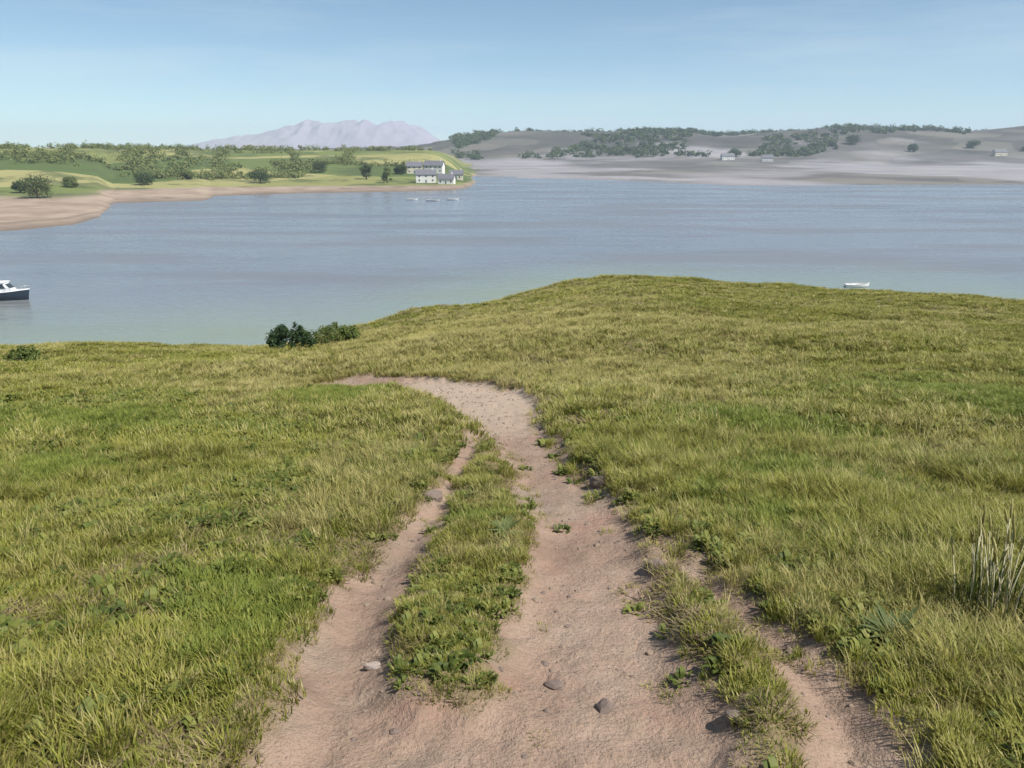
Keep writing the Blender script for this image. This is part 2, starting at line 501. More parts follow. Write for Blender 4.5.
def far_z(x, y):
    t = x / np.maximum(y, 1)
    wob = 0.02 * fbm(x * 0.012, y * 0.012, 61, 3)
    C = col_interp(t + wob, coast); B = col_interp(t, beach); Rg = col_interp(t, ridge)
    e = y - C
    za = np.where(e < 0, np.maximum(e * 0.06, -3), np.minimum(e, B) / B * 2.6)
    za = za + sstep(B * 0.7, B + 330, e) * (Rg - 2.6 + 3.0 * fbm(x * 0.006, y * 0.006, 71, 4))
    Cb = col_interp(t + 2 * wob, coast_b); Rb = col_interp(t + wob, ridge_b)
    eb = y - Cb + 60 * fbm(x * 0.004, y * 0.004, 77, 3)
    zb = np.where(eb < 0, np.maximum(eb * 0.05, -3), np.minimum(eb, 900) / 900 * 4.0 + sstep(0, 40, eb) * (0.5 + 2.2 * np.maximum(fbm(x * 0.01, y * 0.006, 79, 4), 0)))
    flat = 1420 - Cb
    zb = zb + sstep(flat * 0.85, flat + 650, eb) * (Rb - 3 + 16 * fbm(x * 0.004, y * 0.003, 73, 4))
    hill = (zb > za).astype(float)
    # drying sandbanks in front of the far hills
    bank = 1.3 * fbm(x * 0.004, y * 0.014, 81, 4) - 0.42
    bank = np.where((hill > 0.5) & (y > 640), np.minimum(bank, 0.4), -3)
    z = np.maximum(np.maximum(za, zb), np.where(hill > 0.5, bank, -3))
    return z, np.where(hill > 0.5, eb, e), np.where(hill > 0.5, np.maximum(1500 - Cb, 60), B), hill


yr = 205 * (9000 / 205) ** np.linspace(0, 1, 300)
tc = np.linspace(-1.35, 1.35, 620)
Yf, Tf = np.meshgrid(yr, tc, indexing='ij')
Xf = Tf * Yf
Zf, Ef, Bf, Hf = far_z(Xf, Yf)
nz = fbm(Xf * 0.01, Yf * 0.01, 91, 4)
sandA = 1 - sstep(-0.15, 0.2, (Ef - Bf) / Bf + nz * 0.5)
sandA = np.where(Hf > 0.5, sandA * (1 - 0.75 * sstep(-0.02, 0.22, fbm(Xf * 0.004, Yf * 0.0045, 97, 5))), sandA)
wet = np.exp(-np.maximum(Ef - 4, 0) / 9.0) + 0.8 * np.exp(-((Ef - 22 - 10 * nz) / 3.0) ** 2) * (nz > -0.15)
dunes = sstep(-0.1, 0.25, fbm(Xf * 0.006, Yf * 0.003, 95, 4)) * (1 - sstep(120, 520, Ef + 200 * nz)) * Hf * sstep(0.1, 0.3, Tf)
far = grid_obj('far_shore', Xf, Yf, Zf, M['far_land'], {'sand': np.clip(sandA + dunes * 0.8, 0, 1), 'moor': Hf, 'wet': np.where(Hf > 0.5, 0.3 * wet, wet)})
tag(far, 'low green headland with pale beaches and grey hazy hills across the bay', 'shore', kind='structure')

# pale mountain far beyond the headland
ym = np.linspace(5500, 7100, 90); xm = np.linspace(-3300, 640, 300)
Ym, Xm = np.meshgrid(ym, xm, indexing='ij')
prof = 1.06 * np.interp(Xm / 1.26, [-2600, -1900, -1600, -1400, -1200, -1050, -850, -640, -520, -380, 500], [0, 40, 120, 150, 205, 190, 215, 185, 165, 60, 0])
Zm = prof * np.exp(-((Ym - 6200) / 420) ** 2) * (1 + 0.3 * fbm(Xm * 0.004, Ym * 0.004, 14, 5) - 0.22 * np.abs(fbm(Xm * 0.009, Ym * 0.004, 15, 4))) + 8
mountain = grid_obj('mountain', Xm, Ym, Zm, M['mountain'], {})
tag(mountain, 'faint pale mountain in the haze behind the green headland', 'mountain', kind='structure')

# the air: one closed box round everything except the sky
hz = N('haze_air')
hz.t.nodes.remove(hz.b)
pv = hz.n('ShaderNodeVolumePrincipled')
pv.inputs['Color'].default_value = (0.68, 0.82, 0.97, 1)
pv.inputs['Density'].default_value = 0.00011
hz.l(pv.outputs[0], hz.out.inputs['Volume'])
hb = MB(); hb.box(-19500, 19500, -600, 11500, -6, 330)
haze = hb.build('haze', hz.m)
tag(haze, 'thin pale summer haze over the bay and the far hills', 'haze', kind='stuff')

# ------------------------------------------------------------------ grass
src = bpy.data.collections.new('grass_sources')


def blade_mesh(name, mats, n, hmin, hmax, spread, lean, width, broad=False, seed=1, heads=0):
    r = random.Random(seed)
    v, f, mi = [], [], []
    for i in range(n):
        a = r.uniform(0, 2 * math.pi); q = spread * math.sqrt(r.random())
        bx, by = q * math.cos(a), q * math.sin(a)
        d = a + r.gauss(0, 0.8)
        hgt = r.uniform(hmin, hmax) * (1 - 0.35 * q / max(spread, 1e-3)); ln = hgt * lean * r.uniform(0.4, 1.5)
        wd = width * r.uniform(0.7, 1.3)
        sx, sy = -math.sin(d) * wd, math.cos(d) * wd
        b = len(v)
        prof = [(0, 0, 1.0), (0.3, 0.62, 0.9), (1.0, 1.0, 0.0)] if not broad else [(0, 0, 0.35), (0.45, 0.75, 1.0), (0.8, 0.95, 0.8), (1.15, 0.85, 0.05)]
        for (l, hz_, ww) in prof:
            px, py, pz = bx + math.cos(d) * ln * l, by + math.sin(d) * ln * l, hgt * hz_ - 0.015
            v += [(px - sx * ww, py - sy * ww, pz), (px + sx * ww, py + sy * ww, pz)]
        for s in range(len(prof) - 1):
            f.append((b + 2 * s, b + 2 * s + 1, b + 2 * s + 3, b + 2 * s + 2)); mi.append(0 if r.random() > heads or len(mats) == 1 else 1)
    me = bpy.data.meshes.new(name); me.from_pydata(v, [], f)
    for m in mats: me.materials.append(m)
    me.polygons.foreach_set('material_index', mi)
    me.update()
    o = bpy.data.objects.new(name, me); src.objects.link(o)
    return o


G, S_, L_, W_ = M['grass'], M['straw'], M['lush'], M['weed']
# alphabetical names fix the pick order
blade_mesh('tuft_a_short', [G, S_], 46, 0.05, 0.11, 0.07, 0.6, 0.0032, seed=1, heads=0.12)
blade_mesh('tuft_b_mid', [G, S_], 54, 0.08, 0.17, 0.09, 0.65, 0.0036, seed=2, heads=0.2)
blade_mesh('tuft_c_tussock', [G, S_], 90, 0.14, 0.27, 0.10, 0.7, 0.0036, seed=3, heads=0.3)
blade_mesh('tuft_d_straw', [S_], 40, 0.10, 0.24, 0.08, 0.6, 0.0026, seed=4)
blade_mesh('tuft_e_lush', [L_], 54, 0.08, 0.17, 0.09, 0.7, 0.0050, seed=5)
blade_mesh('tuft_f_weed', [W_], 22, 0.05, 0.12, 0.06, 1.0, 0.016, broad=True, seed=6)
blade_mesh('tuft_g_low', [G, S_], 50, 0.03, 0.06, 0.09, 0.9, 0.0036, seed=7, heads=0.35)
# sparser, broader tufts for the far half of the hill
blade_mesh('tuft_h_far_short', [G, S_], 24, 0.06, 0.14, 0.09, 0.6, 0.0062, seed=8, heads=0.15)
blade_mesh('tuft_i_far_tussock', [G, S_], 34, 0.12, 0.24, 0.10, 0.7, 0.0062, seed=9, heads=0.3)
blade_mesh('tuft_j_far_straw', [S_], 22, 0.08, 0.2, 0.08, 0.6, 0.0050, seed=10)
M['thatch'] = leaf_material('dead_thatch', (0.12, 0.09, 0.045), (0.2, 0.155, 0.08), (0.3, 0.24, 0.13), 0.8, 0.2)
blade_mesh('tuft_k_thatch', [M['thatch'], G], 54, 0.02, 0.06, 0.12, 2.2, 0.0042, seed=11, heads=0.25)

LUSH = [(770, 475, 1.5), (760, 430, 1.9), (790, 520, 1.0), (235, 640, 0.5), (232, 600, 0.45), (345, 396, 1.6), (320, 398, 1.2), (480, 520, 0.35), (60, 430, 2.2), (30, 480, 1.2), (980, 400, 3.0)]
LUSH = [(*unproject(u, v), r) for u, v, r in LUSH]


def scatter(ymin, ymax, n, smin, smax, tmax=0.98):
    y = np.sqrt(rng.uniform((ymin + 3) ** 2, (ymax + 3) ** 2, n)) - 3
    t = rng.uniform(-tmax, tmax, n)
    x = t * (y + 2.2)
    return x, y, rng.uniform(smin, smax, n)


OX, OY = unproject(500, 335)
bands = [(1.0, 5, 26000, 0.7, 1.15), (5, 10, 46000, 0.8, 1.25), (10, 20, 56000, 1.0, 1.6), (20, 38, 52000, 1.3, 2.2), (38, 70, 42000, 1.6, 2.7)]
P, SC, IX = [], [], []
for (y0, y1, n, s0, s1) in bands:
    x, y, s = scatter(y0, y1, n, s0, s1)
    sd = track_sd(x, y)
    cl = fbm(x * 0.75, y * 0.75, 101, 4)                   # clumping of tussocks
    dry = fbm(x * 0.3 + 40, y * 0.3, 111, 3)
    rr = rng.random(n)
    keep = (sd > -0.06 + 0.14 * rng.random(n)) | ((sd > -0.3) & (rr < 0.10) & (cl > 0.0) & ((x > 0.1) | (y > 6)))
    keep &= ~((y < 3.35) & (sd < 0) & (np.abs(x + 0.05) < 0.75) & (rr > 0.03))
    keep &= (rr < 0.80 + 0.6 * cl) | (y > 18)
    near = sd < 0.4
    keep |= near & (sd > 0.08) & (rr < 0.93)
    ix = np.where(rr < 0.45, 0, 1)
    ix = np.where((cl > 0.16) & (rng.random(n) < 0.4), 2, ix)
    ix = np.where((dry > 0.12) & (rng.random(n) < 0.35), 3, ix)
    ix = np.where(rng.random(n) < 0.05, 3, ix)
    wd_ = fbm(x * 0.55, y * 0.55, 121, 3)
    ix = np.where(rng.random(n) < np.where(wd_ > 0.12, 0.3, 0.06) * (y < 18), 5, ix)
    ix = np.where(near & (rng.random(n) < 0.6), 6, ix)
    kd = np.hypot(x - OX, (y - OY) * 0.55) / 9
    ix = np.where((kd < 1) & (rng.random(n) < 0.6 * (1 - kd) + 0.25), 3, ix)
    th = fbm(x * 0.9 + 9, y * 0.9, 141, 4)
    ix = np.where((th > 0.2) & (rng.random(n) < 0.6), 10, ix)
    if y0 >= 10:
        ix = np.where(ix < 2, 7, np.where(ix == 2, 8, np.where(ix == 3, 9, ix)))
    for lx, ly, lr in LUSH:
        d = np.hypot(x - lx, (y - ly) * (0.5 if ly > 15 else 0.8)) / lr
        ix = np.where((d < 1) & (rng.random(n) < 1.0 * (1.0 - d)), 4, ix)
    # keep the tufts short on the strip between the wheel tracks
    xa, ya = unproject(470, 640); xb, yb = unproject(490, 560)
    strip = (np.abs(x - np.interp(y, [ya, yb], [xa, xb])) < 0.6) & (y < 9)
    s = np.where(strip, s * 0.85, s)
    s = np.where(near, s * 0.8, s)
    z = ground_z(x, y, sd) - 0.01
    P.append(np.stack([x, y, z], -1)[keep]); SC.append(s[keep]); IX.append(ix[keep])
P = np.concatenate(P); SC = np.concatenate(SC); IX = np.concatenate(IX)
me = bpy.data.meshes.new('grass')
me.vertices.add(len(P)); me.vertices.foreach_set('co', P.astype(np.float32).reshape(-1))
a = me.attributes.new('rot', 'FLOAT_VECTOR', 'POINT')
rot = np.stack([rng.normal(0, 0.10, len(P)), rng.normal(0, 0.10, len(P)), rng.uniform(0, 6.283, len(P))], -1)
a.data.foreach_set('vector', rot.astype(np.float32).reshape(-1))
a = me.attributes.new('scl', 'FLOAT_VECTOR', 'POINT')
hs = SC * rng.uniform(0.75, 1.2, len(P)); hs = np.where(P[:, 1] > 12, np.minimum(hs, 1.35), hs)
a.data.foreach_set('vector', np.stack([SC, SC, hs], -1).astype(np.float32).reshape(-1))
a = me.attributes.new('idx', 'INT', 'POINT'); a.data.foreach_set('value', IX.astype(np.int32))
me.update()
grass = bpy.data.objects.new('grass', me); COL.objects.link(grass)
tag(grass, 'rough olive and straw coloured grass covering the hillside', 'grass', kind='stuff')


def instancer(o, coll, name):
    ng = bpy.data.node_groups.new(name, 'GeometryNodeTree')
    ng.interface.new_socket('Geometry', in_out='INPUT', socket_type='NodeSocketGeometry')
    ng.interface.new_socket('Geometry', in_out='OUTPUT', socket_type='NodeSocketGeometry')
    gi, go = ng.nodes.new('NodeGroupInput'), ng.nodes.new('NodeGroupOutput')
    ci = ng.nodes.new('GeometryNodeCollectionInfo'); ci.inputs['Collection'].default_value = coll
    ci.inputs['Separate Children'].default_value = True; ci.inputs['Reset Children'].default_value = True
    iop = ng.nodes.new('GeometryNodeInstanceOnPoints'); iop.inputs['Pick Instance'].default_value = True
    def na(nm, dt):
        q = ng.nodes.new('GeometryNodeInputNamedAttribute'); q.data_type = dt; q.inputs['Name'].default_value = nm; return q.outputs['Attribute']
    e2r = ng.nodes.new('FunctionNodeEulerToRotation')
    L = ng.links.new
    L(gi.outputs[0], iop.inputs['Points']); L(ci.outputs[0], iop.inputs['Instance'])
    L(na('idx', 'INT'), iop.inputs['Instance Index'])
    L(na('rot', 'FLOAT_VECTOR'), e2r.inputs[0]); L(e2r.outputs[0], iop.inputs['Rotation'])
    L(na('scl', 'FLOAT_VECTOR'), iop.inputs['Scale'])
    L(iop.outputs[0], go.inputs[0])
    md = o.modifiers.new('scatter', 'NODES'); md.node_group = ng


instancer(grass, src, 'grass_scatter')

# ------------------------------------------------------------------ pebbles and stones on the track
def stone_mesh(name, mat, seed, flat=0.6, link=None):
    import bmesh
    bm = bmesh.new(); bmesh.ops.create_icosphere(bm, subdivisions=3, radius=1)
    r = random.Random(seed); ph = [r.uniform(0, 6) for _ in range(9)]
    for q in bm.verts:
        c = q.co
        d = 1 + 0.16 * math.sin(2.1 * c.x + ph[0]) * math.sin(2.7 * c.y + ph[1]) + 0.12 * math.sin(4.3 * c.z + ph[2] + 2 * c.x) + 0.07 * math.sin(7 * c.y + ph[3]) * math.sin(6 * c.x + ph[4])
        q.co = Vector((c.x * d * 1.15, c.y * d * 0.9, c.z * d * flat))
        for kx in range(3):                                   # chipped facets
            nrm = Vector((math.sin(ph[5 + kx]), math.cos(ph[5 + kx] * 1.7), 0.55)).normalized()
            over = q.co.dot(nrm) - 0.72
            if over > 0: q.co -= nrm * over * 0.9
    me = bpy.data.meshes.new(name); bm.to_mesh(me); bm.free()
    me.materials.append(mat)
    o = bpy.data.objects.new(name, me); (link or COL).objects.link(o)
    return o


M['grit'] = plain('grit', (0.22, 0.165, 0.125), 0.95, 0.3, 9)
psrc = bpy.data.collections.new('pebble_sources')
for i, (m_, fl) in enumerate([('grit', 0.6), ('stone_dark', 0.55), ('grit', 0.8)]):
    stone_mesh('pebble_' + 'abc'[i], M[m_], 40 + i, fl, psrc)
n = 60000
x, y, s = scatter(1.2, 24, n, 0, 1)
sd = track_sd(x, y)
keep = (sd < 0.02) & (rng.random(n) < 0.5 + 1.4 * np.clip(fbm(x * 1.5, y * 1.5, 131, 3), -0.3, 0.5))
x, y, sd = x[keep], y[keep], sd[keep]; n = len(x)
me = bpy.data.meshes.new('pebbles'); me.vertices.add(n)
me.vertices.foreach_set('co', np.stack([x, y, ground_z(x, y, sd)], -1).astype(np.float32).reshape(-1))
a = me.attributes.new('rot', 'FLOAT_VECTOR', 'POINT'); a.data.foreach_set('vector', np.stack([rng.normal(0, .2, n), rng.normal(0, .2, n), rng.uniform(0, 6.28, n)], -1).astype(np.float32).reshape(-1))
sz = 0.005 + 0.022 * rng.random(n) ** 6 + 0.0004 * y
a = me.attributes.new('scl', 'FLOAT_VECTOR', 'POINT'); a.data.foreach_set('vector', np.repeat(sz[:, None], 3, 1).astype(np.float32).reshape(-1))
a = me.attributes.new('idx', 'INT', 'POINT'); a.data.foreach_set('value', rng.integers(0, 3, n).astype(np.int32))
me.update()
peb = bpy.data.objects.new('pebbles', me); COL.objects.link(peb)
tag(peb, 'loose gravel and small pebbles lying in the wheel tracks', 'gravel', kind='stuff')
instancer(peb, psrc, 'pebble_scatter')


def zg(x, y): return float(ground_z(np.array([x]), np.array([y]))[0])


STONES = [(601, 481, 0.12, 'stone_dark', 'dark brown stone on the right bank where the track narrows'),
          (657, 566, 0.085, 'stone_dark', 'small dark stone at the right edge of the pink bare earth'),
          (556, 668, 0.05, 'stone_dark', 'small dark stone alone in the middle of the right wheel track'),
          (606, 692, 0.055, 'stone_dark', 'dark brown stone in the right wheel track near the bottom'),
          (728, 624, 0.05, 'stone_dark', 'dark stone in the grass just right of the track'),
          (432, 497, 0.10, 'stone_dark', 'dark stone beside the upper end of the narrow left rut'),
          (735, 716, 0.055, 'stone_dark', 'dark stone on the eroded lower right track edge'),
          (372, 655, 0.045, 'stone', 'small pale stone lying in the narrow left rut')]
for i, (u, v, r_, m_, lab) in enumerate(STONES):
    x, y = unproject(u, v)
    o = stone_mesh('stone', M[m_], 60 + i, 0.62)
    o.scale = (r_, r_, r_); o.location = (x, y, zg(x, y) + 0.12 * r_); o.rotation_euler = (0.1 * i, 0.05 * i, i * 1.3)
    tag(o, lab, 'stone', 'stones along the track')

# ------------------------------------------------------------------ shrubs and trees
def leaf_cloud(r, blobs, n, size, flat=1.0):
    """n leaf faces spread through a set of uneven blobs: (centre, radii)"""
    v, f = [], []
    wts = [b[1][0] * b[1][1] + b[1][2] for b in blobs]
    for i in range(n):
        c, rad = r.choices(blobs, wts)[0]
        d = Vector((r.gauss(0, 1), r.gauss(0, 1), r.gauss(0, 1))).normalized()
        q = r.random() ** 0.45 * (1 + 0.22 * r.gauss(0, 1) * 0.6)
        p = Vector((c[0] + d.x * rad[0] * q, c[1] + d.y * rad[1] * q, c[2] + d.z * rad[2] * q))
        nrm = (d + Vector((r.gauss(0, .7), r.gauss(0, .7), r.gauss(0.4, .6)))).normalized()
        a = nrm.orthogonal().normalized(); b = nrm.cross(a); th = r.uniform(0, 6.28)
        a, b = a * math.cos(th) + b * math.sin(th), b * math.cos(th) - a * math.sin(th)
        s = size * r.uniform(0.6, 1.4)
        k0 = len(v)
        v += [p - a * s, p - b * s * 0.45 + nrm * s * 0.1, p + a * s, p + b * s * 0.45 + nrm * s * 0.1]
        f.append((k0, k0 + 1, k0 + 2, k0 + 3))
    return v, f


def bush(loc, wd, ht, mat, n, size, seed, label, lean=0.0):
    r = random.Random(seed)
    e = empty('bush', loc)
    tag(e, label, 'bush')
    st = MB(); blobs = []
    for i in range(9):
        a = r.uniform(0, 6.28); q = r.uniform(0.15, 0.9)
        tip = (wd * 0.42 * q * math.cos(a) + lean * ht, wd * 0.34 * q * math.sin(a), ht * r.uniform(0.42, 0.8) * (1.1 - 0.35 * q))
        st.tube([(0.05 * math.cos(a), 0.05 * math.sin(a), -0.1), (tip[0] * 0.4, tip[1] * 0.4, tip[2] * 0.55), tip], [0.03, 0.02, 0.008], 5)
        rr = r.uniform(0.15, 0.24) * wd
        blobs.append((tip, (rr, rr, min(rr * 0.8, tip[2] * 0.75))))
    for i in range(34):
        a = r.uniform(0, 6.28); z_ = r.uniform(0.25, 1.0); q = math.sqrt(max(0, 1 - (z_ * .9) ** 2)) * r.uniform(.8, 1.15)
        tip = (wd * .46 * q * math.cos(a) + lean * ht, wd * .4 * q * math.sin(a), ht * z_ * r.uniform(.8, 1.12))
        st.tube([(tip[0] * .4, tip[1] * .4, tip[2] * .5), tip], [0.012, 0.004], 4)
        rr = r.uniform(.04, .09) * wd; blobs.append((tip, (rr, rr, rr * 1.2)))
    st.build('stem', M['bark'], e, True)
    v, f = leaf_cloud(r, blobs, n, size)
    mesh_obj('foliage', v, f, mat, e)
    return e


def at_ground(u, v, y=None):
    if y is None: x, y = unproject(u, v)
    else: x = ray(u, v)[0] * y
    return (x, y, zg(x, y))


bush(at_ground(289, 352, 33.5), 2.1, 0.92, M['bush'], 5200, 0.055, 11, 'dark green round bush on the brow of the hill above the water', 0.1)
bush(at_ground(336, 346, 35.5), 2.2, 0.75, M['bush_olive'], 4200, 0.05, 12, 'low olive bush just right of the dark bush on the brow', 0.0)
bush(at_ground(28, 378, 26), 1.3, 0.6, M['bush_olive'], 2600, 0.045, 13, 'low green bush near the left edge on the brow', 0.0)


def leafy_plant(loc, nl, length, width, mat, seed, label, name='leafy_plant', cat='plant', up=0.6):
    r = random.Random(seed); e = empty(name, loc); tag(e, label, cat)
    v, f = [], []
    for i in range(nl):
        a = i * 2.399 + r.uniform(-.2, .2); t = ((i * 0.618) % 1.0)
        L = length * r.uniform(0.45, 1.15); rise = up * (0.35 + 0.9 * t)
        k0 = len(v); S = 7
        for s in range(S):
            q = s / (S - 1)
            rad = L * q * math.cos(rise * (1 - 0.5 * q)); zz = L * (math.sin(rise) * q - 0.45 * (1 - t) * q * q * 0.8) + 0.02
            w_ = width * math.sin(math.pi * min(1, 0.1 + 0.9 * q)) ** 0.8 + 0.001
            cx, cy = rad * math.cos(a), rad * math.sin(a)
            v += [(cx - math.sin(a) * w_, cy + math.cos(a) * w_, zz + w_ * 0.35), (cx, cy, zz), (cx + math.sin(a) * w_, cy - math.cos(a) * w_, zz + w_ * 0.35)]
        for s in range(S - 1):
            b = k0 + 3 * s
            f += [(b, b + 1, b + 4, b + 3), (b + 1, b + 2, b + 5, b + 4)]
    mesh_obj('leaves', v, f, mat, e, True)
    st = MB(); st.tube([(0, 0, -0.03), (0, 0, 0.03), (0.005, 0, length * 0.2)], [0.012, 0.01, 0.004], 6); st.build('stem', M['bark'], e, True)
    return e


leafy_plant(at_ground(893, 645), 46, 0.2, 0.017, M['blue_leaf'], 5, 'blue green leafy plant right of the eroded side track')
leafy_plant(at_ground(232, 628), 34, 0.15, 0.014, M['lush'], 6, 'bright green leafy weed in the grass left of the narrow rut')
leafy_plant(at_ground(505, 540), 30, 0.15, 0.014, M['blue_leaf'], 8, 'small green plant on the grass strip between the two tracks')


def tall_clump(loc, n, hmin, hmax, spread, seed, label):
    r = random.Random(seed); e = empty('tall_grass_clump', loc); tag(e, label, 'tall grass')
    for i in range(n):
        a = r.uniform(0, 6.28); q = spread * math.sqrt(r.random())
        b = Vector((q * math.cos(a) * 1.3, q * math.sin(a), -0.02)); hh = r.uniform(hmin, hmax)
        ln = Vector((r.gauss(0, .10), r.gauss(0, .10), 0)) * hh
        m_ = b + ln * 0.35 + Vector((0, 0, hh * 0.55)); tp = b + ln + Vector((0, 0, hh))
        st, hd = MB(), MB()
        st.tube([b, m_, tp], [0.0058, 0.0045, 0.0022], 5)
        dirn = (tp - m_).normalized()
        hd.tube([tp - dirn * 0.015, tp + dirn * 0.03, tp + dirn * 0.075 + ln * .06, tp + dirn * 0.11 + ln * .12], [0.002, 0.009, 0.007, 0.001], 5)
        so = st.build('stem', M['dry_stem'], e, True); hd.build('seed_head', M['straw'], so, True)
    v, f = [], []
    for i in range(n * 2):
        a = r.uniform(0, 6.28); q = spread * math.sqrt(r.random()); d = r.uniform(0, 6.28); hh = r.uniform(0.3, 0.8) * hmax; wd = 0.005
        bx, by = q * math.cos(a) * 1.3, q * math.sin(a); ll = hh * r.uniform(0.1, 0.5); k0 = len(v)
        for (l, z_, ww) in [(0, -.02, 1), (.35, .6, .9), (.75, .95, .6), (1.15, .9, 0.05)]:
            px, py = bx + math.cos(d) * ll * l, by + math.sin(d) * ll * l
            v += [(px - math.sin(d) * wd * ww, py + math.cos(d) * wd * ww, hh * z_), (px + math.sin(d) * wd * ww, py - math.cos(d) * wd * ww, hh * z_)]
        f += [(k0 + 2 * s, k0 + 2 * s + 1, k0 + 2 * s + 3, k0 + 2 * s + 2) for s in range(3)]
    mesh_obj('blades', v, f, M['weed'], e)
    return e


tall_clump(at_ground(998, 616), 40, 0.36, 0.66, 0.21, 3, 'tall pale dry grass clump with upright stems at the right edge')


def tree(loc, ht, wd, mat, n, seed, label, group=None, low=0.08, size=0.4):
    r = random.Random(seed); e = empty('tree', loc, r.uniform(0, 6)); tag(e, label, 'tree', group)
    tr = MB(); tr.tube([(0, 0, -0.6), (0.1, 0, ht * 0.25), (0.05, 0.1, ht * 0.55), (0, 0.1, ht * 0.8)], [ht * .04, ht * .03, ht * .02, ht * .006], 8)
    blobs = [((0, 0, ht * 0.72), (wd * .3, wd * .3, ht * .27))]
    for i in range(14):
        a = i * 2.4 + r.uniform(-.4, .4); q = r.uniform(0.45, 1.0); z0 = ht * r.uniform(low, 0.55)
        tip = (wd * .36 * q * math.cos(a), wd * .36 * q * math.sin(a), z0 + ht * r.uniform(0.06, 0.22))
        tr.tube([(0.05, 0.05, z0 * 0.85), (tip[0] * .5, tip[1] * .5, (z0 + tip[2]) / 2), tip], [ht * .014, ht * .009, ht * .003], 5)
        rr = wd * r.uniform(.15, .26); blobs.append((tip, (rr, rr, rr * 0.8)))
    tr.build('trunk', M['bark'], e, True)
    v, f = leaf_cloud(r, blobs, n, size)
    mesh_obj('crown', v, f, mat, e)
    return e


def far_ground(u, y, dz=0):
    x = (u - 512) / F / (CP + 0.29 * SP) * y
    return (x, y, float(far_z(np.array([x]), np.array([float(y)]))[0][0]) + dz)


TREES = [(30, 395, 12, 17, 'tree', 'broad dark tree standing on the sandy left shore'),
         (14, 420, 6.5, 8, 'tree', 'small dark tree left of the broad tree on the sandy shore'),
         (66, 455, 6, 9, 'tree_light', 'pale green tree right of the broad dark shore tree'),
         (140, 520, 8, 15, 'tree', 'wide dark tree above the cream beach of the headland'),
         (185, 560, 6, 9, 'tree_light', 'small pale tree right of the wide tree above the cream beach'),
         (258, 560, 9, 19, 'tree', 'spreading dark tree low on the green headland shore'),
         (365, 600, 13, 9, 'tree', 'tall narrow dark tree behind the yellow field near the houses'),
         (386, 572, 13, 8, 'tree_light', 'tall narrow green tree at the waterside left of the houses'),
         (318, 640, 9, 14, 'tree', 'dark tree at the left end of the yellow field'),
         (400, 640, 8, 12, 'tree', 'bushy dark tree just behind the leftmost house')]
for i, (u, y, ht, wd, m_, lab) in enumerate(TREES):
    tree(far_ground(u, y), ht, wd, M[m_], 2600, 200 + i, lab, 'trees on the headland')
TREES = [(852, 1640, 20, 34, 'large dark tree on the skyline left of the smaller skyline tree'),
         (913, 1560, 16, 22, 'smaller dark tree on the skyline towards the right edge'),
         (735, 1500, 15, 26, 'dark tree below the gap in the grey hills'),
         (972, 1600, 14, 26, 'low dark tree beside the far right pale houses')]
for i, (u, y, ht, wd, lab) in enumerate(TREES):
    tree(far_ground(u, y), ht, wd, M['tree'], 2600, 300 + i, lab, 'trees on the far hills', size=0.9)

# woods that read as one mass
def wood(name, pts, mat, size, nl, hts, label, seed):
    r = random.Random(seed); V, Fc = [], []
    for (x, y, z) in pts:
        ht = r.uniform(*hts); wd = ht * r.uniform(0.8, 1.5)
        bl = [((x + r.gauss(0, wd * .25), y + r.gauss(0, wd * .25), z + ht * r.uniform(.2, .6)), (wd * .42, wd * .42, ht * .36)) for _ in range(3)]
        v, f = leaf_cloud(r, bl, nl, size)
        b = len(V); V += v; Fc += [tuple(i + b for i in q) for q in f]
    return tag(mesh_obj(name, V, Fc, mat), label, 'woods', kind='stuff')


pts = []
while len(pts) < 700:
    u = rng.uniform(-120, 440); y = rng.uniform(560, 1000)
    if fbm(np.array([u * 0.02]), np.array([y * 0.009]), 151, 3)[0] < 0.1: continue
    q = far_ground(u, y, -0.5)
    if q[2] > 5: pts.append(q)
for (ua, ya, ub, yb) in [(-60, 640, 130, 600), (130, 600, 150, 900), (150, 560, 300, 610), (300, 610, 285, 920), (300, 700, 430, 690), (20, 760, 280, 800), (210, 610, 225, 800), (345, 690, 352, 900), (-40, 520, -20, 700), (60, 600, 75, 760)]:
    for q in np.arange(0, 1, 0.013):
        if rng.random() < 0.15: continue
        pts.append(far_ground(ua + (ub - ua) * q + rng.normal(0, .6), ya + (yb - ya) * q + rng.normal(0, 2), -1.4 - 1.6 * rng.random()))
wood('woodland', pts, M['tree_light'], 0.9, 60, (3.2, 8.5), 'mixed hedges and woodland covering the top of the green headland', 5)
pts = []
while len(pts) < 2600:
    u = rng.uniform(455, 1150); y = rng.uniform(1500, 2900)
    if u > 720 and rng.random() < 0.25: continue
    if fbm(np.array([u * 0.015]), np.array([y * 0.003]), 161, 3)[0] < (0.0 if u > 720 else -0.08): continue
    q = far_ground(u, y, -1)
    if q[2] > 6: pts.append(q)
wood('woods', pts, M['tree'], 2.4, 56, (5, 17), 'dark hazy woods along the slopes and skyline of the far hills', 6)

